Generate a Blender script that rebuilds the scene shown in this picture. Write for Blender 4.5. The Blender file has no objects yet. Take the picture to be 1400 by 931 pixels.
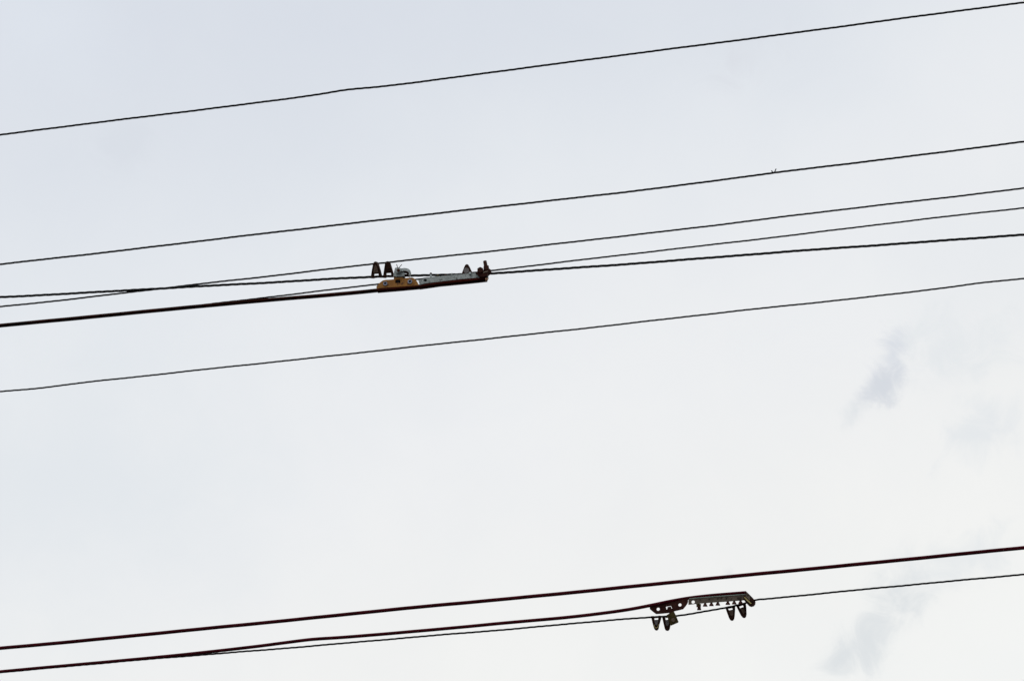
import bpy, bmesh, math, random
from mathutils import Vector, Matrix
from mathutils.geometry import tessellate_polygon
random.seed(7)
S = bpy.context.scene
COL = S.collection

# ------------------------------------------------------------------ camera
PITCH = math.radians(45.0)
LENS = 71.0
CAM = Vector((0, 0, 1.6))
cd = bpy.data.cameras.new('camera'); cam = bpy.data.objects.new('camera', cd); COL.objects.link(cam)
cd.lens = LENS; cd.sensor_width = 36.0; cd.sensor_fit = 'HORIZONTAL'
cd.clip_start = 0.05; cd.clip_end = 5000
cam.location = CAM
cam.rotation_euler = (math.pi/2 + PITCH, 0, 0)
S.camera = cam
S.render.resolution_x = 1024; S.render.resolution_y = 680
FWD = Vector((0, math.cos(PITCH), math.sin(PITCH)))
UP = Vector((0, -math.sin(PITCH), math.cos(PITCH)))
RT = Vector((1, 0, 0))
FPX = 1400 * LENS / 36.0
def ray(px, py):
    return (FWD*FPX + RT*(px-700.0) + UP*(465.0-py)).normalized()

# ------------------------------------------------------------------ world: overcast sky
SUN_EL = math.radians(48); SUN_AZ = math.radians(205)       # behind the photographer, veiled by cloud
W = bpy.data.worlds.new("World"); S.world = W; W.use_nodes = True
nt = W.node_tree; N = nt.nodes; L = nt.links
for n in list(N): N.remove(n)
def node(t, **k):
    n = N.new(t)
    for a, v in k.items(): setattr(n, a, v)
    return n
def mth(op, a, b=None, c=None, clamp=False):
    n = node('ShaderNodeMath', operation=op, use_clamp=clamp)
    for i, v in enumerate((a, b, c)):
        if v is None: continue
        if isinstance(v, (int, float)): n.inputs[i].default_value = v
        else: L.new(v, n.inputs[i])
    return n.outputs[0]
def mixc(f, a, b, mode='MIX'):
    n = node('ShaderNodeMix', data_type='RGBA', blend_type=mode)
    for i, v in ((0, f), (6, a), (7, b)):
        if isinstance(v, (int, float)): n.inputs[i].default_value = v
        elif isinstance(v, tuple): n.inputs[i].default_value = (*v, 1)
        else: L.new(v, n.inputs[i])
    return n.outputs[2]
def lin(r, g, b):
    f = lambda c: (c/255/12.92 if c/255 <= .04045 else ((c/255+.055)/1.055)**2.4)
    return (f(r), f(g), f(b))
tc = node('ShaderNodeTexCoord'); DIR = tc.outputs['Generated']
def dotv(v):
    n = node('ShaderNodeVectorMath', operation='DOT_PRODUCT'); L.new(DIR, n.inputs[0]); n.inputs[1].default_value = v
    return n.outputs['Value']
def noise(scale, detail=5, rough=.55, off=(0,0,0), dist=0.0):
    m = node('ShaderNodeMapping'); m.inputs['Location'].default_value = off; L.new(DIR, m.inputs['Vector'])
    n = node('ShaderNodeTexNoise'); n.inputs['Scale'].default_value = scale; n.inputs['Detail'].default_value = detail
    n.inputs['Roughness'].default_value = rough; n.inputs['Distortion'].default_value = dist
    L.new(m.outputs[0], n.inputs['Vector']); return n.outputs['Fac']
# a thick cloud layer: greyer and bluer overhead, whiter lower down towards the right
axis = (UP*0.96 + RT*(-0.28)).normalized()
t0 = dotv(axis)
t1 = mth('MULTIPLY_ADD', mth('SUBTRACT', noise(5.5, 4, .5, (3,1,2)), .5), .16, t0)
rx = dotv(RT)
t = mth('MULTIPLY_ADD', mth('SUBTRACT', t1, mth('MULTIPLY', mth('MULTIPLY', rx, rx), .55)), 2.2, .5, clamp=True)
cr = node('ShaderNodeValToRGB'); L.new(t, cr.inputs[0])
cr.color_ramp.interpolation = 'B_SPLINE'
stops = [(0.0,(249,250,248)),(0.16,(247,247,245)),(0.34,(244,245,246)),(0.50,(240,242,245)),(0.64,(233,237,242)),(0.80,(224,229,237)),(1.0,(222,227,236))]
e = cr.color_ramp.elements
while len(e) < len(stops): e.new(.5)
for i, (p, c) in enumerate(stops): e[i].position = p; e[i].color = (*lin(*c), 1)
cloud = cr.outputs[0]
# fine mottling of the layer
m1 = mth('SUBTRACT', noise(14, 6, .6, (1,5,0), .4), .5)
cloud = mixc(1.0, cloud, mixc(mth('MULTIPLY_ADD', m1, 1.0, .5, clamp=True), (.965,.972,.98), (1.03,1.028,1.02)), 'MULTIPLY')
# a few greyer wisps hanging below the layer
def wisp(px, py, rx, ry, ang, col, amount, off, ragged=1.0):
    global cloud
    c = ray(px, py); a = math.radians(ang)
    ax = RT*math.cos(a) + UP*math.sin(a); ay = -RT*math.sin(a) + UP*math.cos(a)
    u = mth('DIVIDE', mth('SUBTRACT', dotv(ax), c.dot(ax)), rx/FPX)
    v = mth('DIVIDE', mth('SUBTRACT', dotv(ay), c.dot(ay)), ry/FPX)
    d = mth('SQRT', mth('ADD', mth('MULTIPLY', u, u), mth('MULTIPLY', v, v)))
    fwd = mth('GREATER_THAN', dotv(c), 0.5)
    nz = mth('SUBTRACT', noise(46, 6, .62, off, .8), .5)
    nb = mth('SUBTRACT', noise(16, 3, .5, off), .5)
    d = mth('ADD', d, mth('ADD', mth('MULTIPLY', nz, 3.0*ragged), mth('MULTIPLY', nb, 1.8*(.4+.6*ragged))))
    mr = node('ShaderNodeMapRange', interpolation_type='SMOOTHERSTEP')
    L.new(d, mr.inputs['Value'])
    mr.inputs['From Min'].default_value = 1.4; mr.inputs['From Max'].default_value = -0.2
    mr.inputs['To Min'].default_value = 0; mr.inputs['To Max'].default_value = amount
    cloud = mixc(mth('MULTIPLY', mr.outputs[0], fwd), cloud, lin(*col))
wisp(1222, 480, 26, 44, -20, (216,221,230), .75, (0,0,0))
wisp(1205, 525, 22, 40, -48, (213,218,226), .80, (3,7,1))
wisp(1170, 560, 26, 16, 35, (224,229,233), .6, (5,5,5))
wisp(1300, 480, 90, 50, 10, (229,234,237), .55, (5,1,1))
wisp(1330, 585, 60, 40, 35, (228,233,237), .6, (7,1,1))
wisp(1235, 800, 60, 44, 40, (222,227,230), .70, (2,0,1))
wisp(1190, 865, 46, 78, -30, (221,226,229), .75, (9,4,2))
wisp(1300, 765, 90, 36, 15, (228,233,236), .55, (4,2,0))
wisp(998, 782, 13, 12, 0, (222,225,229), .8, (1,3,3))
wisp(175, 200, 60, 40, 20, (220,225,233), .5, (6,6,0))
wisp(1010, 80, 70, 45, 20, (221,224,231), .55, (8,3,0))
wisp(30, 660, 420, 260, 0, (224,231,237), .55, (2,8,0), .12)
wisp(1420, 330, 300, 170, 8, (229,234,239), .35, (8,8,1), .12)
wisp(60, 30, 150, 110, 0, (230,236,244), .5, (1,8,4), .2)
sky = node('ShaderNodeTexSky', sky_type='NISHITA'); sky.sun_disc = False
sky.sun_elevation = SUN_EL; sky.sun_rotation = SUN_AZ; sky.air_density = 1.0; sky.dust_density = 1.5
b1 = node('ShaderNodeBackground'); L.new(sky.outputs[0], b1.inputs[0]); b1.inputs[1].default_value = 0.10
b2 = node('ShaderNodeBackground'); L.new(cloud, b2.inputs[0]); b2.inputs[1].default_value = 1.0
ms = node('ShaderNodeMixShader'); ms.inputs[0].default_value = 0.94
L.new(b1.outputs[0], ms.inputs[1]); L.new(b2.outputs[0], ms.inputs[2])
wo = node('ShaderNodeOutputWorld'); L.new(ms.outputs[0], wo.inputs[0])

# ------------------------------------------------------------------ sun
sl = bpy.data.lights.new('sun', 'SUN'); so = bpy.data.objects.new('sun', sl); COL.objects.link(so)
sl.energy = 0.8; sl.angle = math.radians(14); sl.color = (1.0, .96, .90)
sd = Vector((math.sin(SUN_AZ)*math.cos(SUN_EL), math.cos(SUN_AZ)*math.cos(SUN_EL), math.sin(SUN_EL)))
so.location = sd*30; so.rotation_euler = sd.to_track_quat('Z', 'Y').to_euler()

vs = S.view_settings
vs.view_transform = 'Standard'; vs.look = 'None'; vs.exposure = 0.0; vs.gamma = 1.0; vs.use_curve_mapping = False

# ------------------------------------------------------------------ materials
def mat(name, base, second=None, metallic=0.0, rough=.6, spec=.5, nscale=60, bump=.2, split=(.35,.65), third=None, tscale=140):
    m = bpy.data.materials.new(name); m.use_nodes = True
    t = m.node_tree; p = t.nodes['Principled BSDF']
    p.inputs['Metallic'].default_value = metallic
    p.inputs['Roughness'].default_value = rough
    p.inputs['Specular IOR Level'].default_value = spec
    c = t.nodes.new('ShaderNodeTexCoord')
    n = t.nodes.new('ShaderNodeTexNoise'); n.inputs['Scale'].default_value = nscale; n.inputs['Detail'].default_value = 6
    n.inputs['Roughness'].default_value = .65
    t.links.new(c.outputs['Object'], n.inputs['Vector'])
    r = t.nodes.new('ShaderNodeValToRGB'); r.color_ramp.elements[0].position = split[0]; r.color_ramp.elements[1].position = split[1]
    r.color_ramp.elements[0].color = (*base, 1); r.color_ramp.elements[1].color = (*(second or base), 1)
    t.links.new(n.outputs['Fac'], r.inputs[0]); out = r.outputs[0]
    if third:
        n2 = t.nodes.new('ShaderNodeTexNoise'); n2.inputs['Scale'].default_value = tscale; n2.inputs['Detail'].default_value = 3
        t.links.new(c.outputs['Object'], n2.inputs['Vector'])
        r2 = t.nodes.new('ShaderNodeValToRGB'); r2.color_ramp.elements[0].position = .56; r2.color_ramp.elements[1].position = .66
        r2.color_ramp.elements[0].color = (0,0,0,1); r2.color_ramp.elements[1].color = (1,1,1,1)
        t.links.new(n2.outputs['Fac'], r2.inputs[0])
        x = t.nodes.new('ShaderNodeMix'); x.data_type = 'RGBA'; x.inputs[7].default_value = (*third, 1)
        t.links.new(r2.outputs[0], x.inputs[0]); t.links.new(out, x.inputs[6]); out = x.outputs[2]
    t.links.new(out, p.inputs['Base Color'])
    if bump:
        b = t.nodes.new('ShaderNodeBump'); b.inputs['Strength'].default_value = bump; b.inputs['Distance'].default_value = .002
        t.links.new(n.outputs['Fac'], b.inputs['Height']); t.links.new(b.outputs[0], p.inputs['Normal'])
    return m
M = dict(
    strand = mat('blackened_steel_strand', (.010,.010,.011), (.020,.019,.018), 0, .8, .06, 30, 0),
    copper = mat('tarnished_copper_wire', (.036,.003,.005), (.085,.008,.014), 0, .8, .03, 25, 0),
    copper_dark = mat('blackish_copper_wire', (.008,.003,.002), (.042,.009,.004), 0, .8, .03, 7, 0),  # darker and less red than the other contact wires
    cut = mat('fresh_cut_copper', (.62,.30,.16), (.75,.45,.28), .3, .45, .5, 300, .1),
    ochre = mat('rust_stained_ochre_paint', (.27,.105,.018), (.43,.195,.036), 0, .65, .25, 45, .3, (.3,.7), (.13,.05,.018), 80),
    galv = mat('weathered_galvanised_steel', (.22,.25,.235), (.42,.45,.43), .35, .55, .5, 70, .3, (.3,.7), (.10,.11,.10), 120),
    galv_pale = mat('pale_zinc_plate', (.28,.31,.30), (.50,.54,.52), .3, .5, .4, 90, .2),
    bluish = mat('bluish_zinc_washer', (.16,.18,.24), (.30,.33,.42), .4, .45, .5, 120, .2),
    jaw = mat('dark_red_oxide_jaw', (.030,.005,.003), (.080,.013,.008), 0, .8, .04, 60, .2),
    rust = mat('dark_rusted_bolt', (.025,.007,.006), (.070,.022,.014), 0, .8, .08, 150, .4),
    clip = mat('dark_rusty_clip_steel', (.018,.008,.006), (.085,.035,.022), 0, .75, .08, 110, .3),
    wedge = mat('brown_wedge_iron', (.12,.085,.065), (.27,.18,.125), .0, .65, .2, 120, .3),
    wedge_grey = mat('greyish_wedge_iron', (.16,.145,.14), (.33,.30,.29), .1, .6, .25, 120, .3),
    plate_red = mat('oxide_red_brown_plate', (.045,.013,.010), (.100,.036,.026), 0, .75, .1, 60, .3),  # red-brown, kept dark in colour for the back-lit lower plate
    olive = mat('olive_brown_steel', (.055,.038,.011), (.115,.082,.026), .0, .7, .12, 70, .3),
    bar = mat('backlit_brown_steel_bar', (.15,.115,.085), (.30,.24,.18), .1, .6, .25, 55, .3, (.3,.7), (.07,.05,.035), 80),  # mottled brown, with the lower bar's back-lit darkness put into the tone
    green = mat('pale_green_edge', (.34,.42,.35), (.55,.64,.55), .0, .6, .4, 60, .2),  # pale green strip along the top edge of the lower bar
    brass = mat('brass_slot_rim', (.75,.60,.20), (.9,.75,.35), .0, .5, .5, 100, .1),
    dark = mat('bolt_hole_black', (.010,.008,.009), (.02,.014,.012), 0, .8, .1, 100, 0),  # darkness of the bolt holes put into the colour of what fills them
    asphalt = mat('asphalt', (.045,.045,.047), (.065,.064,.062), 0, .9, .3, 3, .2),
)

# ------------------------------------------------------------------ helpers
def tag(o, label=None, cat=None, group=None, kind=None):
    if label: o['label'] = label
    if cat: o['category'] = cat
    if group: o['group'] = group
    if kind: o['kind'] = kind
    return o
class Frame:
    """vertical plane of a wire: x along it, y away from the photographer, z up, origin on the wire"""
    def __init__(s, pa, pb, Z, po):
        A = CAM + ray(*pa)*((Z-CAM.z)/ray(*pa).z); B = CAM + ray(*pb)*((Z-CAM.z)/ray(*pb).z)
        h = (B-A); h.z = 0; h.normalize()
        s.x = h; s.z = Vector((0,0,1)); s.y = s.z.cross(s.x)
        if s.y.y < 0: s.y = -s.y
        s.A = A
        r = ray(*po); k = (A-CAM).dot(s.y)/r.dot(s.y)
        s.o = CAM + r*k
        s.scale = FPX / (s.o-CAM).dot(FWD)          # pixels per metre here
        s.fin()
    def fin(s):
        s.m = Matrix.Translation(s.o) @ Matrix((s.x, s.y, s.z)).transposed().to_4x4()
        s.i = s.m.inverted()
    def tilt(s, deg, at, y=0.0):
        """the same wire plane turned about the wire (at this pixel, depth y), its lower edge swung away"""
        n = Frame.__new__(Frame); n.x = s.x.copy(); q = Matrix.Rotation(math.radians(deg), 3, s.x)
        n.y = q @ s.y; n.z = q @ s.z
        if n.y.z < 0:
            q = Matrix.Rotation(-math.radians(deg), 3, s.x); n.y = q @ s.y; n.z = q @ s.z
        n.o = s.m @ s.p(*at, y); n.scale = FPX/(n.o-CAM).dot(FWD); n.fin(); return n
    def p(s, px, py, y=0.0):
        """local point at depth y that is seen at this pixel"""
        r = ray(px, py); k = ((s.o-CAM).dot(s.y)+y)/r.dot(s.y)
        return s.i @ (CAM + r*k)
    def empty(s, name, at, label, cat, group=None, y=0.0):
        o = bpy.data.objects.new(name, None); COL.objects.link(o); o.empty_display_size = .03
        l = s.p(at[0], at[1], y)
        o.location = s.m @ l; o.rotation_euler = s.m.to_euler()
        s.off = l
        return tag(o, label, cat, group)
    def put(s, name, bm, material, parent):
        bmesh.ops.recalc_face_normals(bm, faces=bm.faces)
        for v in bm.verts: v.co -= s.off
        me = bpy.data.meshes.new(name); bm.to_mesh(me); bm.free()
        me.materials.append(material)
        o = bpy.data.objects.new(name, me); COL.objects.link(o); o.parent = parent
        return o
def prism(F, outline, y0, y1, holes=(), bm=None, chamfer=0.0):
    bm = bm or bmesh.new()
    loops = [[F.p(x, y, y0) for x, y in lp] for lp in [outline, *holes]]
    tris = tessellate_polygon(loops)
    flat = [v for lp in loops for v in lp]
    cx = sum((v for v in loops[0]), Vector())/len(loops[0])
    f = []; b = []
    for li, lp in enumerate(loops):
        for v in lp:
            f.append(bm.verts.new((v.x, y0, v.z))); b.append(bm.verts.new((v.x, y1, v.z)))
    for a in tris:
        if len(set(a)) < 3: continue
        try:
            bm.faces.new([f[i] for i in a]); bm.faces.new([b[i] for i in reversed(a)])
        except ValueError: pass
    k = 0
    for lp in loops:
        n = len(lp)
        for i in range(n):
            j = (i+1) % n
            bm.faces.new((f[k+i], f[k+j], b[k+j], b[k+i]))
        k += n
    if chamfer:
        es = [ed for ed in bm.edges if len(ed.link_faces) == 2 and ed.calc_face_angle(0) > .6]
        bmesh.ops.bevel(bm, geom=es, offset=chamfer, segments=1, affect='EDGES', clamp_overlap=True)
    return bm
def cyl(p0, p1, r0, r1=None, n=16, bm=None, phase=0.0, caps=True):
    bm = bm or bmesh.new(); r1 = r0 if r1 is None else r1
    d = (p1-p0).normalized(); a = d.orthogonal().normalized(); c = d.cross(a)
    A = []; B = []
    for i in range(n):
        t = 2*math.pi*i/n + phase; q = a*math.cos(t)+c*math.sin(t)
        A.append(bm.verts.new(p0+q*r0)); B.append(bm.verts.new(p1+q*r1))
    for i in range(n):
        j = (i+1) % n; bm.faces.new((A[i], A[j], B[j], B[i]))
    if caps: bm.faces.new(list(reversed(A))); bm.faces.new(B)
    return bm
def ring(F, px, py, y0, y1, ro, ri, n=20):
    """washer facing the photographer"""
    bm = bmesh.new(); c = F.p(px, py, y0); c.y = 0
    L_ = []
    for (r, y) in ((ro,y1),(ro,y0),(ri,y0),(ri,y1)):
        L_.append([bm.verts.new((c.x+r*math.cos(2*math.pi*i/n), y, c.z+r*math.sin(2*math.pi*i/n))) for i in range(n)])
    for k in range(4):
        P, Q = L_[k], L_[(k+1)%4]
        for i in range(n): bm.faces.new((P[i], P[(i+1)%n], Q[(i+1)%n], Q[i]))
    return bm
def bolt_y(F, px, py, y0, y1, rpx, n=6, r1=None, bm=None):
    a = F.p(px, py, y0); b = Vector((a.x, y1, a.z)); r = rpx/F.scale
    return cyl(a, b, r, (r1/F.scale if r1 else None), n, bm, .3)
def circ(px, py, rx, ry, n=14):
    return [(px+rx*math.cos(2*math.pi*i/n), py+ry*math.sin(2*math.pi*i/n)) for i in range(n)]
def sweep(pts, r, bm=None, n=8):
    """round rod through local points"""
    bm = bm or bmesh.new(); rings = []
    for i, p in enumerate(pts):
        d = (pts[min(i+1,len(pts)-1)] - pts[max(i-1,0)]).normalized()
        a = d.cross(Vector((0,1,0.001))).normalized(); c = d.cross(a)
        rings.append([bm.verts.new(p + (a*math.cos(2*math.pi*k/n)+c*math.sin(2*math.pi*k/n))*r) for k in range(n)])
    for P, Q in zip(rings, rings[1:]):
        for k in range(n): bm.faces.new((P[k], P[(k+1)%n], Q[(k+1)%n], Q[k]))
    bm.faces.new(list(reversed(rings[0]))); bm.faces.new(rings[-1])
    return bm

# ------------------------------------------------------------------ ground
gm = bmesh.new(); R_ = 1500; G = 24
gv = [[gm.verts.new((-R_+2*R_*i/G, -R_+2*R_*j/G, 0)) for i in range(G+1)] for j in range(G+1)]
for j in range(G):
    for i in range(G): gm.faces.new((gv[j][i], gv[j][i+1], gv[j+1][i+1], gv[j+1][i]))
me = bpy.data.meshes.new('ground'); gm.to_mesh(me); gm.free(); me.materials.append(M['asphalt'])
g = bpy.data.objects.new('ground', me); COL.objects.link(g); tag(g, kind='structure')

# ------------------------------------------------------------------ wires
WK = 1.26
def wire(name, pts, Z, width, material, label, cat, group, strand=True, frame=None, y=0.0, end=None, start=None, wob=.0006):
    """pts: picture points along the wire; each lies in the vertical plane of the wire"""
    F = frame or Frame(pts[0], pts[-1], Z, pts[len(pts)//2])
    P = [F.p(a, b, y) for a, b in pts]
    ext = 9.0
    if start is None: P.insert(0, P[0] + (P[0]-P[2 if len(P)>4 else 1]).normalized()*ext)
    if end is None: P.append(P[-1] + (P[-1]-P[-3 if len(P)>4 else -2]).normalized()*ext)
    mx = [p.x for p in P]
    # tangents (monotone cubic in x)
    n = len(P); S_ = [((P[i+1].z-P[i].z)/(P[i+1].x-P[i].x)) for i in range(n-1)]
    H_ = [P[i+1].x-P[i].x for i in range(n-1)]; T = [S_[0]] + [(S_[i-1]*H_[i]+S_[i]*H_[i-1])/(H_[i]+H_[i-1]) for i in range(1, n-1)] + [S_[-1]]
    r = width*WK/2/F.scale
    ph = random.random()*6
    def z(x, i):
        h = P[i+1].x-P[i].x; u = (x-P[i].x)/h
        return ((2*u**3-3*u*u+1)*P[i].z + (u**3-2*u*u+u)*h*T[i] + (-2*u**3+3*u*u)*P[i+1].z + (u**3-u*u)*h*T[i+1])
    xs = []; xa, xb = P[0].x, P[-1].x
    va = F.p(-30, pts[0][1]).x; vb = F.p(1430, pts[-1][1]).x
    x = xa
    while x < xb - 1e-4:
        xs.append(x)
        x += (.007 if strand else .02) if va-.8 < x < vb+.8 else .25
    xs.append(xb)
    bm = bmesh.new(); rings = []; i = 0; K = 14 if strand else 14
    zp = []
    for x in xs:
        while i < n-2 and x > P[i+1].x: i += 1
        w = wob*(math.sin(x*7.3+ph) + .6*math.sin(x*17.1+ph*2) + .4*math.sin(x*41+ph*3))
        zp.append(Vector((x, y, z(x, i)+w)))
    for k, p in enumerate(zp):
        d = (zp[min(k+1,len(zp)-1)]-zp[max(k-1,0)]).normalized(); a = Vector((0,1,0)); c = d.cross(a)
        tw = p.x*2*math.pi/.085
        rg = []
        for q in range(K):
            t_ = 2*math.pi*q/K
            rr = r*(1+ (.13*math.cos(3*(t_-tw)) if strand else 0))
            if not strand and abs(math.sin(t_)) < .3: rr *= .92      # grooved contact wire
            rg.append(bm.verts.new(p + (a*math.cos(t_)+c*math.sin(t_))*rr))
        rings.append(rg)
    for A_, B_ in zip(rings, rings[1:]):
        for q in range(K): bm.faces.new((A_[q], A_[(q+1)%K], B_[(q+1)%K], B_[q]))
    bm.faces.new(list(reversed(rings[0]))); bm.faces.new(rings[-1])
    for f in bm.faces: f.smooth = True
    F.off = F.p(*pts[len(pts)//2], y)
    bmesh.ops.recalc_face_normals(bm, faces=bm.faces)
    for v in bm.verts: v.co -= F.off
    me = bpy.data.meshes.new(name); bm.to_mesh(me); bm.free(); me.materials.append(material)
    o = bpy.data.objects.new(name, me); COL.objects.link(o)
    o.location = F.m @ F.off; o.rotation_euler = (0,0,math.atan2(F.x.y, F.x.x))
    tag(o, label, cat, group)
    return F, o

GS = 'thin dark wires strung across the sky'
GC = 'thick contact wires'
FU = Frame((0,444.7), (664,381.6), 6.0, (590,388))
YL = 0.040
FL = Frame((0,917.3), (1020,809.3), 6.0, (960,815))
wire('overhead_wire', [(0,184.1),(60,176.5),(200,159.2),(360,139.0),(440,128.3),(467,123.9),(520,118.4),(700,95.0),(900,69.1),(980,58.6),(1180,32.4),(1340,11),(1400,3.3)],
     6.9, 2.1, M['strand'], 'topmost thin black wire, alone near the upper edge of the sky', 'wire', GS)
F2, _ = wire('overhead_wire', [(0,361.1),(60,354.3),(300,326.2),(560,295.7),(640,286.7),(954,250.0),(1050,237.3),(1300,206.3),(1400,193.7)],
     6.7, 2.1, M['strand'], 'thin black wire with a tiny forked tie, second from the top', 'wire', GS)
wire('overhead_wire', [(0,418.8),(60,412.8),(180,399.0),(270,388.0),(360,378.1),(500,361.8),(600,350.7),(640,346.4),(1000,304.8),(1050,298.5),(1300,269),(1400,256.9)],
     6.45, 1.9, M['strand'], 'thin black wire running behind the tips of the two upright A-shaped clips', 'wire', GS)
wire('overhead_wire', [(0,405.9),(60,402.7),(180,396.2),(350,387.0),(500,378.4),(545,376.7),(600,375.8),(630,374.9),(668,373.9),(690,372.4),(1000,349.8),(1050,345.9),(1200,334.8),(1400,320.5)],
     6.0, 2.6, M['strand'], 'medium black wire passing through the feet of the two upright clips beside the shackle', 'wire', None, frame=FU, y=0.0)
wire('overhead_wire', [(0,445.4),(180,427.0),(260,418.2),(350,407.8),(430,398.4),(515,388.5),(571,381.6),(670,369.6),(1000,331.0),(1050,325.0),(1300,295.2),(1400,283.8)],
     6.0, 1.8, M['strand'], 'thin black wire slipping behind the ochre plate after leaving the thick dark wire', 'wire', GS, frame=FU, y=0.028)
wire('contact_wire', [(0,444.7),(60,439.0),(180,427.5),(270,418.6),(360,410.4),(500,398.4),(543,394.0),(600,388.6),(665,381.9)],
     6.0, 4.4, M['copper_dark'], 'thick dark wire under the ochre plate, ending at the grey bar', 'wire', GC, strand=False, frame=FU, y=0.0, end=1, wob=.0003)
wire('overhead_wire', [(0,534.9),(30,532.3),(60,529.2),(100,524.0),(200,513.2),(350,497.0),(560,474.2),(640,465.7),(1000,425.7),(1300,392.0),(1340,386.8),(1400,380.6)],
     6.3, 1.8, M['strand'], 'lone thin black wire crossing the middle of the photo below the ochre plate', 'wire', GS)
wire('contact_wire', [(0,885.3),(80,877.9),(350,851.5),(560,830.2),(680,819.0),(1000,787.3),(1300,758.0),(1400,747.9)],
     5.8, 4.0, M['copper'], 'thick dark red unbroken wire running clear above the lower fitting', 'wire', GC, strand=False, wob=.0003)
wire('contact_wire', [(0,917.3),(80,909.9),(180,900.8),(300,888.6),(350,882.8),(395,877.0),(422,873.6),(460,870.9),(560,862.7),(680,851.7),(814,838.6),(860,832.2),(890,826.5),(924,819.6),(943,816.5),(965,814.0),(1020,809.4)],
     6.0, 3.7, M['copper'], 'thick dark red wire gripped along the top of the dark holed plate, ending there', 'wire', GC, strand=False, frame=FL, y=0.0, end=1, wob=.0002)
wire('overhead_wire', [(0,918.3),(180,902.0),(270,894.9),(350,888.4),(460,879.1),(560,870.7),(680,860.6),(870,844.4),(893,843.0),(926,840.9),(965,834.7),(991,830.0),(1005,827.2),(1014.5,825.1),(1033,819.3),(1050,817.5),(1100,812.6),(1200,803.1),(1300,793.7),(1400,784.1)],
     6.0, 2.0, M['strand'], 'lowest thin dark wire, threading the four hanging clips of the lower fitting', 'wire', GS, frame=FL, y=YL)

# forked tie on the second wire
t = F2.empty('wire_tie', (1057.5,236.3), 'tiny forked wire tie sticking up from the second wire from the top', 'wire tie')
F2.put('prong', sweep([F2.p(1056.8,236.5), F2.p(1055.6,234.2), F2.p(1055.0,233.2)], .8/F2.scale), M['strand'], t)
F2.put('prong', sweep([F2.p(1058.3,236.3), F2.p(1059.2,234.6), F2.p(1061.0,230.8)], .75/F2.scale), M['strand'], t)

# ------------------------------------------------------------------ wedge clips (seven)
GR = 'tapered clips on the wires'
def clip(F, strap, window, wedge, wedge_mat, label, rim=None, y0=-.008, y1=.008, hang=(0,0), deg=44, y=0.0):
    base, F = F, F.tilt(deg, hang, y)
    c = strap[0]
    t = F.empty('wedge_clip', c, label, 'clip', GR)
    F.put('strap', prism(F, strap, y0, y1, [window + []] if window else [], chamfer=.0009), M['clip'], t)
    if wedge: F.put('wedge', prism(F, wedge, y0-.0025, y0+.006, chamfer=.001), wedge_mat, t)
    if rim:
        F.put('rim', sweep([F.p(a, b, y0-.001) for a, b in rim], .42/F.scale, n=6), M['brass' if base is FL else 'wedge'], t)
    return t
clip(FU, [(506.6,380.0),(508.3,369.0),(510.1,360.0),(511.2,357.9),(513.2,357.0),(515.2,357.6),(516.9,360.0),(519.5,368.5),(522.2,379.0),(519.2,379.3),(518.6,377.2),(510.7,377.9),(510.8,380.2)],
     [(510.9,374.0),(517.2,373.5),(517.8,376.7),(510.6,377.2)],
     [(510.5,372.8),(511.4,364.5),(513.2,361.8),(515.2,364.5),(517.2,372.3)], M['wedge'],
     'dark upright A-shaped clip, leftmost, above the left end of the ochre plate', rim=[(512.2,358.3),(514.2,358.6),(515.8,360.3),(517.1,363.5)], hang=(513,379))
clip(FU, [(523.4,379.4),(524.8,369.5),(526.3,359.6),(527.5,357.4),(530.0,356.6),(532.0,357.3),(533.3,359.6),(535.8,368.0),(538.4,377.6),(536.0,378.3),(535.3,376.6),(527.6,377.3),(527.2,379.6)],
     [(527.6,373.0),(534.3,372.5),(534.8,375.7),(527.4,376.3)],
     [(527.4,371.8),(528.2,363.5),(530.0,360.6),(531.6,363.5),(534.0,371.2)], M['clip'],
     'dark upright A-shaped clip directly beside the pale shackle', hang=(530,378))
clip(FU, [(630.8,375.0),(632.8,369.4),(634.8,364.2),(636.3,361.6),(638.3,360.6),(640.2,361.4),(642.4,365.0),(644.3,369.3),(646.6,374.0),(643.8,375.2),(633.0,375.9)],
     None, [(633.6,370.0),(634.6,366.9),(637.2,365.4),(640.2,366.4),(641.3,369.4),(640.0,372.4),(636.8,373.3),(634.4,372.4)], M['wedge_grey'],
     'dark domed clip with a grey centre on top of the galvanised bar', y0=-.012, y1=.004, hang=(638,374.6), deg=30)
clip(FL, [(889.9,841.2),(893.6,841.1),(894.0,843.4),(900.0,842.9),(900.4,840.5),(904.0,840.7),(903.6,845.0),(901.2,853.0),(900.2,858.6),(898.9,860.6),(897.2,861.1),(895.3,860.2),(894.0,857.6),(891.8,849.8)],
     [(894.3,844.3),(900.0,843.8),(899.6,846.2),(894.6,846.5)],
     [(894.5,847.3),(900.0,847.0),(898.8,852.6),(897.2,854.4),(895.8,852.8)], M['wedge_grey'],
     'hanging V-shaped clip with a brassy rim, leftmost under the dark holed plate', rim=[(894.3,853.0),(895.3,856.6),(897.2,857.8),(899.2,856.4),(900.6,852.4)], hang=(897,843), deg=36, y=YL)
clip(FL, [(905.0,841.9),(908.4,841.3),(909.2,843.4),(913.4,842.6),(916.2,842.0),(917.0,848.0),(916.2,855.0),(915.3,859.2),(913.8,861.2),(912.0,861.6),(910.1,860.8),(908.8,858.6),(906.8,850.0)],
     [(909.3,844.0),(913.2,843.4),(913.3,846.2),(909.9,846.6)],
     [(909.8,847.6),(914.2,847.2),(914.4,852.6),(912.4,855.0),(910.4,853.0)], M['wedge_grey'],
     'hanging V-shaped clip partly hidden by the olive bracket', hang=(910,842.3), deg=36, y=YL)
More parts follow.
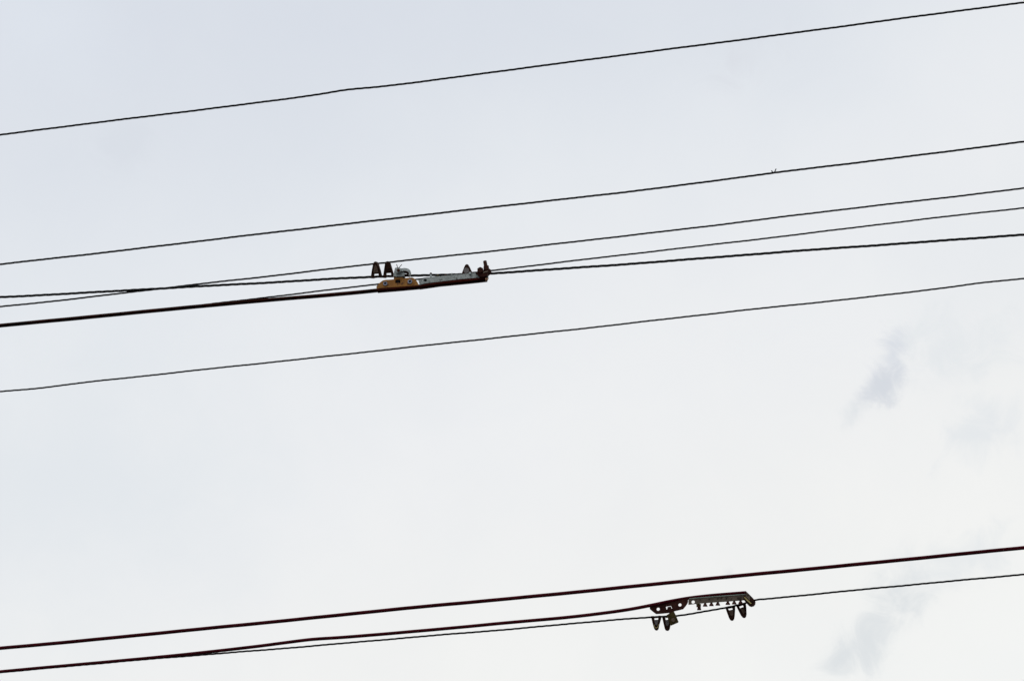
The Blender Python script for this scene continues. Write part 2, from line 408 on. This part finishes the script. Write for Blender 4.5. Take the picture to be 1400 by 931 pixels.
clip(FL, [(991.2,828.7),(994.2,828.5),(995.0,830.2),(1001.2,829.3),(1001.6,827.2),(1005.2,827.3),(1004.9,833.0),(1004.4,841.0),(1003.6,845.6),(1002.0,847.5),(1000.1,847.8),(998.3,846.7),(996.6,843.8),(993.8,836.2)],
     [(995.3,831.2),(1001.0,830.3),(1001.6,832.5),(996.6,833.3)],
     [(996.6,834.2),(1002.4,833.4),(1002.6,838.6),(1000.6,841.4),(998.6,839.8)], M['wedge'],
     'hanging V-shaped clip under the brown bar, left of the pair near its end', hang=(998,828.6), deg=36, y=YL)
clip(FL, [(1005.8,826.4),(1009.4,825.8),(1010.2,827.4),(1016.0,825.4),(1015.6,823.7),(1019.6,823.4),(1020.3,830.0),(1020.7,838.6),(1020.0,842.2),(1018.6,843.8),(1016.6,844.0),(1014.8,842.9),(1012.8,840.2),(1009.4,833.4)],
     [(1010.5,828.3),(1015.6,826.5),(1016.6,828.7),(1011.8,830.5)],
     [(1012.0,831.4),(1017.0,829.6),(1018.2,835.6),(1017.0,838.2),(1015.0,836.6)], M['wedge'],
     'hanging V-shaped clip closest to the slotted end lug of the brown bar', hang=(1013,825.4), deg=36, y=YL)

# ------------------------------------------------------------------ upper ochre clamp plate
F = FU.tilt(20, (590,389))
t = F.empty('clamp_plate', (543,391), 'ochre painted rusty clamp plate seated on the thick dark wire', 'clamp plate', 'holed clamp plates')
OCH = [(515.1,394.2),(514.5,391.4),(516.6,388.6),(519.4,386.0),(522.9,383.3),(526.4,382.2),(532,382.0),(538.2,381.5),(538.7,377.9),(549.3,377.1),(551.0,380.1),(557.5,379.5),(563.6,378.9),(566.4,380.3),(570.5,384.8),(572.8,389.5),(560,390.6),(540,391.9),(522,393.2)]
F.put('plate', prism(F, OCH, -.008, -.002, [circ(526.6,387.0,1.7,1.5), circ(560.4,384.3,1.9,1.6), [(540.2,383.2),(541.2,381.9),(546.4,381.6),(547.4,382.6),(547.2,386.4),(540.4,386.9)]], chamfer=.0008), M['ochre'], t)
F.put('backing_plate', prism(F, [(514.8,394.5),(514.8,391.2),(523.2,384.2),(563.4,380.0),(570.6,385.4),(572.6,389.8)], .001, .007), M['jaw'], t)
F.put('jaw', prism(F, [(514.9,394.4),(572.9,389.7),(572.9,391.4),(543,394.1),(515.2,396.4)], -.0075, .012, chamfer=.001), M['jaw'], t)
for (x, y, r) in ((526.6,387.0,3.0),(560.4,384.3,3.2)):
    w = F.put('washer', ring(F, x, y, -.0105, -.0078, r/F.scale, r*.56/F.scale), M['bluish'], t)
    F.put('bolt', bolt_y(F, x, y-.1, -.0098, .004, r*.55), M['dark'], t)
F.put('bolt', bolt_y(F, 543.8,384.5, -.006, .004, 2.6), M['dark'], t)  # black filling gives the dark of the recess

# shackle on its neck
t = F.empty('shackle', (545,375), 'pale galvanised shackle with a curved strap and cotter pin on the ochre plate neck', 'shackle')
F.put('eye_block', prism(F, [(537.6,377.0),(538.4,373.0),(539.3,369.0),(540.0,366.0),(542,365.4),(549.5,366.6),(551.5,370.0),(553.0,373.5),(552.8,376.6),(548,377.7),(541,377.7)], -.011, .006, chamfer=.0015), M['galv'], t)
arc = [(545.6,368.8),(548.6,367.3),(552.2,366.6),(555.8,366.9),(559.0,368.0),(561.0,370.2),(561.4,372.6),(560.6,375.2)]
ri = [(545.8,371.6),(548.9,370.2),(552.2,369.5),(555.0,369.6),(557.4,370.4),(558.8,371.8),(559.2,373.2),(558.8,375.4)]
F.put('curved_strap', prism(F, [(a, b-.6) for a, b in arc] + [(a, b+.3) for a, b in reversed(ri)], -.014, -.001, chamfer=.001), M['galv_pale'], t)
F.put('strap_underside_shade', prism(F, [(a, b-.2) for a, b in ri[1:]] + [(a-.5, b+.9) for a, b in reversed(ri[1:])], -.0135, .002), M['clip'], t)  # added dark strip: shade on the strap's underside, made as a piece
F.put('washer', ring(F, 544.2,368.8, -.0185, -.0145, 4.2/F.scale, 1.8/F.scale), M['galv_pale'], t)
F.put('pin', bolt_y(F, 544.6,369.0, -.021, .012, 2.2, 10), M['rust'], t)
F.put('wire_ferrule', cyl(F.p(550.8,376.3,0), F.p(560.6,375.8,0), 2.2/F.scale, 1.9/F.scale, 12), M['clip'], t)
F.put('stop_nut', prism(F, [(548.8,377.2),(552.6,376.6),(551.2,379.8),(549.4,380.2)], -.006, .006), M['clip'], t)
c = F.put('cotter_pin', sweep([F.p(544.2,367.0,-.018), F.p(543.2,364.0,-.018), F.p(542.2,361.0,-.018)], .5/F.scale, n=6), M['rust'], t)
F.put('cotter_pin', sweep([F.p(545.2,366.2,-.018), F.p(547.2,363.6,-.018), F.p(549.3,361.3,-.018)], .5/F.scale, n=6), M['rust'], t)

# galvanised bar
t = F.empty('splice_bar', (620,384), 'pale galvanised splice bar bolted on the thick dark wire right of the ochre plate', 'splice bar', 'splice bars')
BAR = [(573.8,382.2),(580,380.4),(585.7,379.3),(590,378.0),(611.4,376.2),(630.7,374.4),(651.4,372.4),(664.4,371.6),(665.2,378.3),(645,379.9),(625.7,381.5),(600,384.7),(590,385.9),(580.7,387.2),(575.6,388.4)]
F.put('bar_face', prism(F, BAR, -.009, .004, [circ(581.4,382.7,2.5,1.7)], chamfer=.0009), M['galv'], t)
F.put('bar_tip', prism(F, [(571.9,382.4),(574.6,382.0),(575.9,388.4),(574.0,389.2),(572.9,386.4)], -.007, -.001), M['galv'], t)
F.put('channel', prism(F, [(574.0,389.3),(580.7,387.3),(600,384.8),(625.7,381.6),(665.2,378.4),(665.0,380.8),(640,383.5),(600,387.4),(572.6,391.4),(572.8,389.4)], -.0085, .013, chamfer=.001), M['jaw'], t)
F.put('bolt', bolt_y(F, 581.4,382.6, -.006, .003, 2.2, 10), M['dark'], t)  # blackened filling for the dark hole in the bar
for (x, y, ytop, r, m) in ((589.0,378.4,372.9,1.9,'rust'),(598.3,377.6,375.9,2.0,'olive'),(609,376.6,374.9,1.7,'rust'),(617.6,376.0,373.5,1.6,'galv')):
    s = F.put('set_screw', cyl(F.p(x,y,-.003), F.p(x,ytop+1.2,-.003), r*.7/F.scale, None, 8), M['galv_pale' if x < 590 else m], t)
    F.put('screw_head', cyl(F.p(x,ytop+1.4,-.003), F.p(x,ytop,-.003), r/F.scale, r*.8/F.scale, 6), M[m], t)
F.put('rivet', bolt_y(F, 642.6,372.8, -.014, -.008, 1.7, 10), M['galv_pale'], t)
# end lug, bolts and the cut end
F.put('end_lug', prism(F, [(650.0,372.4),(653.5,370.0),(660.5,370.6),(666.0,368.2),(669.2,366.9),(671.0,368.2),(670.0,370.4),(666.8,372.6),(666.2,376.6),(660.0,378.2),(654.0,376.8),(652.4,373.6)], -.016, .004, chamfer=.001), M['rust'], t)
F.put('hex_nut', bolt_y(F, 656.4,368.4, -.020, .002, 4.4, 6), M['rust'], t)
F.put('hex_nut', cyl(F.p(665.0,369.6,-.010), F.p(664.6,363.6,-.010), 4.2/F.scale, 3.9/F.scale, 6), M['rust'], t)
F.put('stud', cyl(F.p(664.6,366.0,-.010), F.p(662.9,356.8,-.010), 2.7/F.scale, 2.5/F.scale, 12), M['clip'], t)
F.put('copper_end', cyl(F.p(663.6,381.5,-.006), F.p(667.0,381.1,-.006), 2.2/F.scale, 1.9/F.scale, 12), M['cut'], t)
F.put('end_screw', bolt_y(F, 666.0,377.6, -.012, .002, 1.5, 8), M['galv'], t)
F.put('lug_edge', prism(F, [(660.2,371.6),(666.8,369.8),(667.4,370.8),(661.0,372.8)], -.0175, -.0162), M['bar'], t)

# ------------------------------------------------------------------ lower fitting: back-lit darkness put into its dark metal colours
F = FL.tilt(34, (965,814))
t = F.empty('clamp_plate', (914,828), 'dark red-brown clamp plate with see-through holes hanging below its thick wire', 'clamp plate', 'holed clamp plates')
PL = [(888.2,828.2),(888.4,831.8),(892.4,835.2),(896.8,838.5),(905,837.9),(914.1,837.0),(922.5,834.5),(933.8,831.8),(937,828.0),(939.8,824.0),(940.6,821.4),(940.6,817.0),(931,818.6),(915,821.8),(903,824.2)]
F.put('plate', prism(F, PL, -.007, .003, [circ(899.8,831.8,2.3,2.2,12), circ(929.5,825.9,2.3,2.2,12), [(910.2,828.4),(917.2,827.2),(918.9,830.6),(918.2,831.2),(916.6,829.6),(912.2,830.6),(912.0,832.3),(911.0,832.0)]], chamfer=.0007), M['plate_red'], t)
F.put('upper_jaw', prism(F, [(888.4,828.6),(903,824.6),(915,822.2),(940.4,817.4),(940.4,814.9),(924,817.8),(903,822.0),(888.4,826.0)], -.0055, .006, chamfer=.001), M['copper'], t)
F.put('neck_bolt', prism(F, [(912.4,828.9),(916.9,828.0),(918.0,831.4),(913.2,832.2)], -.010, .006), M['clip'], t)

t = F.empty('hinged_bracket', (918,843), 'tilted olive-brown square bracket hanging from the slot of the dark holed plate', 'bracket')
F.put('bracket_plate', prism(F, [(911.2,840.0),(914.2,838.2),(921.3,834.9),(924.2,840.8),(927.7,849.2),(926.4,850.4),(917.1,854.3),(914.4,847.6)], -.018, -.010, chamfer=.001), M['olive'], t)
F.put('neck', prism(F, [(913.4,832.0),(918.0,830.6),(921.2,835.6),(915.2,838.8)], -.012, -.0075, chamfer=.0006), M['plate_red'], t)
F.put('bolt', bolt_y(F, 920.4,846.4, -.022, -.017, 2.8, 8, 2.3), M['wedge'], t)

t = F.empty('splice_bar', (980,819), 'mottled brown splice bar with a row of screws under it and a slotted end lug', 'splice bar', 'splice bars')
BR = [(941.2,819.8),(942.4,817.6),(950,816.9),(975,815.0),(1000,813.2),(1019.6,811.8),(1018.0,819.4),(1015,819.8),(995.1,821.3),(970,823.0),(950,824.7),(941.2,825.8)]
F.put('bar_face', prism(F, BR, -.008, .003, [circ(947.6,822.0,2.4,2.3,12)], chamfer=.0007), M['bar'], t)
F.put('top_edge', prism(F, [(942.4,817.8),(950,817.1),(975,815.2),(1000,813.4),(1019.4,812.0),(1019.4,811.0),(1000,812.4),(975,814.2),(950,816.2),(942.4,817.0)], -.0095, -.0065), M['green'], t)
F.put('channel', prism(F, [(943.0,817.0),(965,814.9),(1020.2,810.8),(1020.4,807.6),(1000,808.6),(965,811.6),(943,814.6)], -.0045, .006, chamfer=.001), M['copper'], t)
for k, (x, yb) in enumerate(((955.2,824.4),(964.1,823.7),(972.6,823.0),(981.4,822.3),(995.1,821.3),(1003.8,820.7),(1012.5,820.1))):
    s = F.put('screw', cyl(F.p(x,yb-1,-.003), F.p(x,yb+2.0,-.003), 1.6/F.scale, None, 8), M['plate_red'], t)
    F.put('screw_head', cyl(F.p(x,yb+1.5,-.003), F.p(x,yb+4.6,-.003), 2.2/F.scale, 3.4/F.scale, 8), M['plate_red'], t)
    if k == 0:
        F.put('screw', cyl(F.p(x,yb+.5,-.003), F.p(x,yb+3.4,-.003), 3.5/F.scale, 2.9/F.scale, 8), M['olive'], t)
        F.put('screw_head', cyl(F.p(x+.6,yb+4.0,-.003), F.p(x+.7,yb+8.8,-.003), 1.9/F.scale, 3.0/F.scale, 8), M['plate_red'], t)
LUG = [(1019.4,811.0),(1020.5,807.9),(1025,812.2),(1029.3,816.6),(1031.6,819.3),(1032.9,821.8),(1032.5,825.0),(1030.4,827.6),(1027.3,828.5),(1024.4,827.6),(1022.0,825.2),(1018.6,821.2),(1016.0,818.0),(1017.0,814.4)]
F.put('end_lug', prism(F, LUG, -.018, .004, chamfer=.001), M['clip'], t)
F.put('lug_face', prism(F, [(1019.6,811.2),(1020.6,809.2),(1025.2,813.4),(1025.6,817.4),(1024.6,819.8),(1019.4,814.6)], -.0195, -.0178), M['bar'], t)
F.put('slot_rim', prism(F, [(1017.2,815.9),(1018.3,815.1),(1023.2,819.8),(1027.5,824.0),(1026.4,824.9),(1021.6,820.6)], -.0205, -.0175), M['brass'], t)
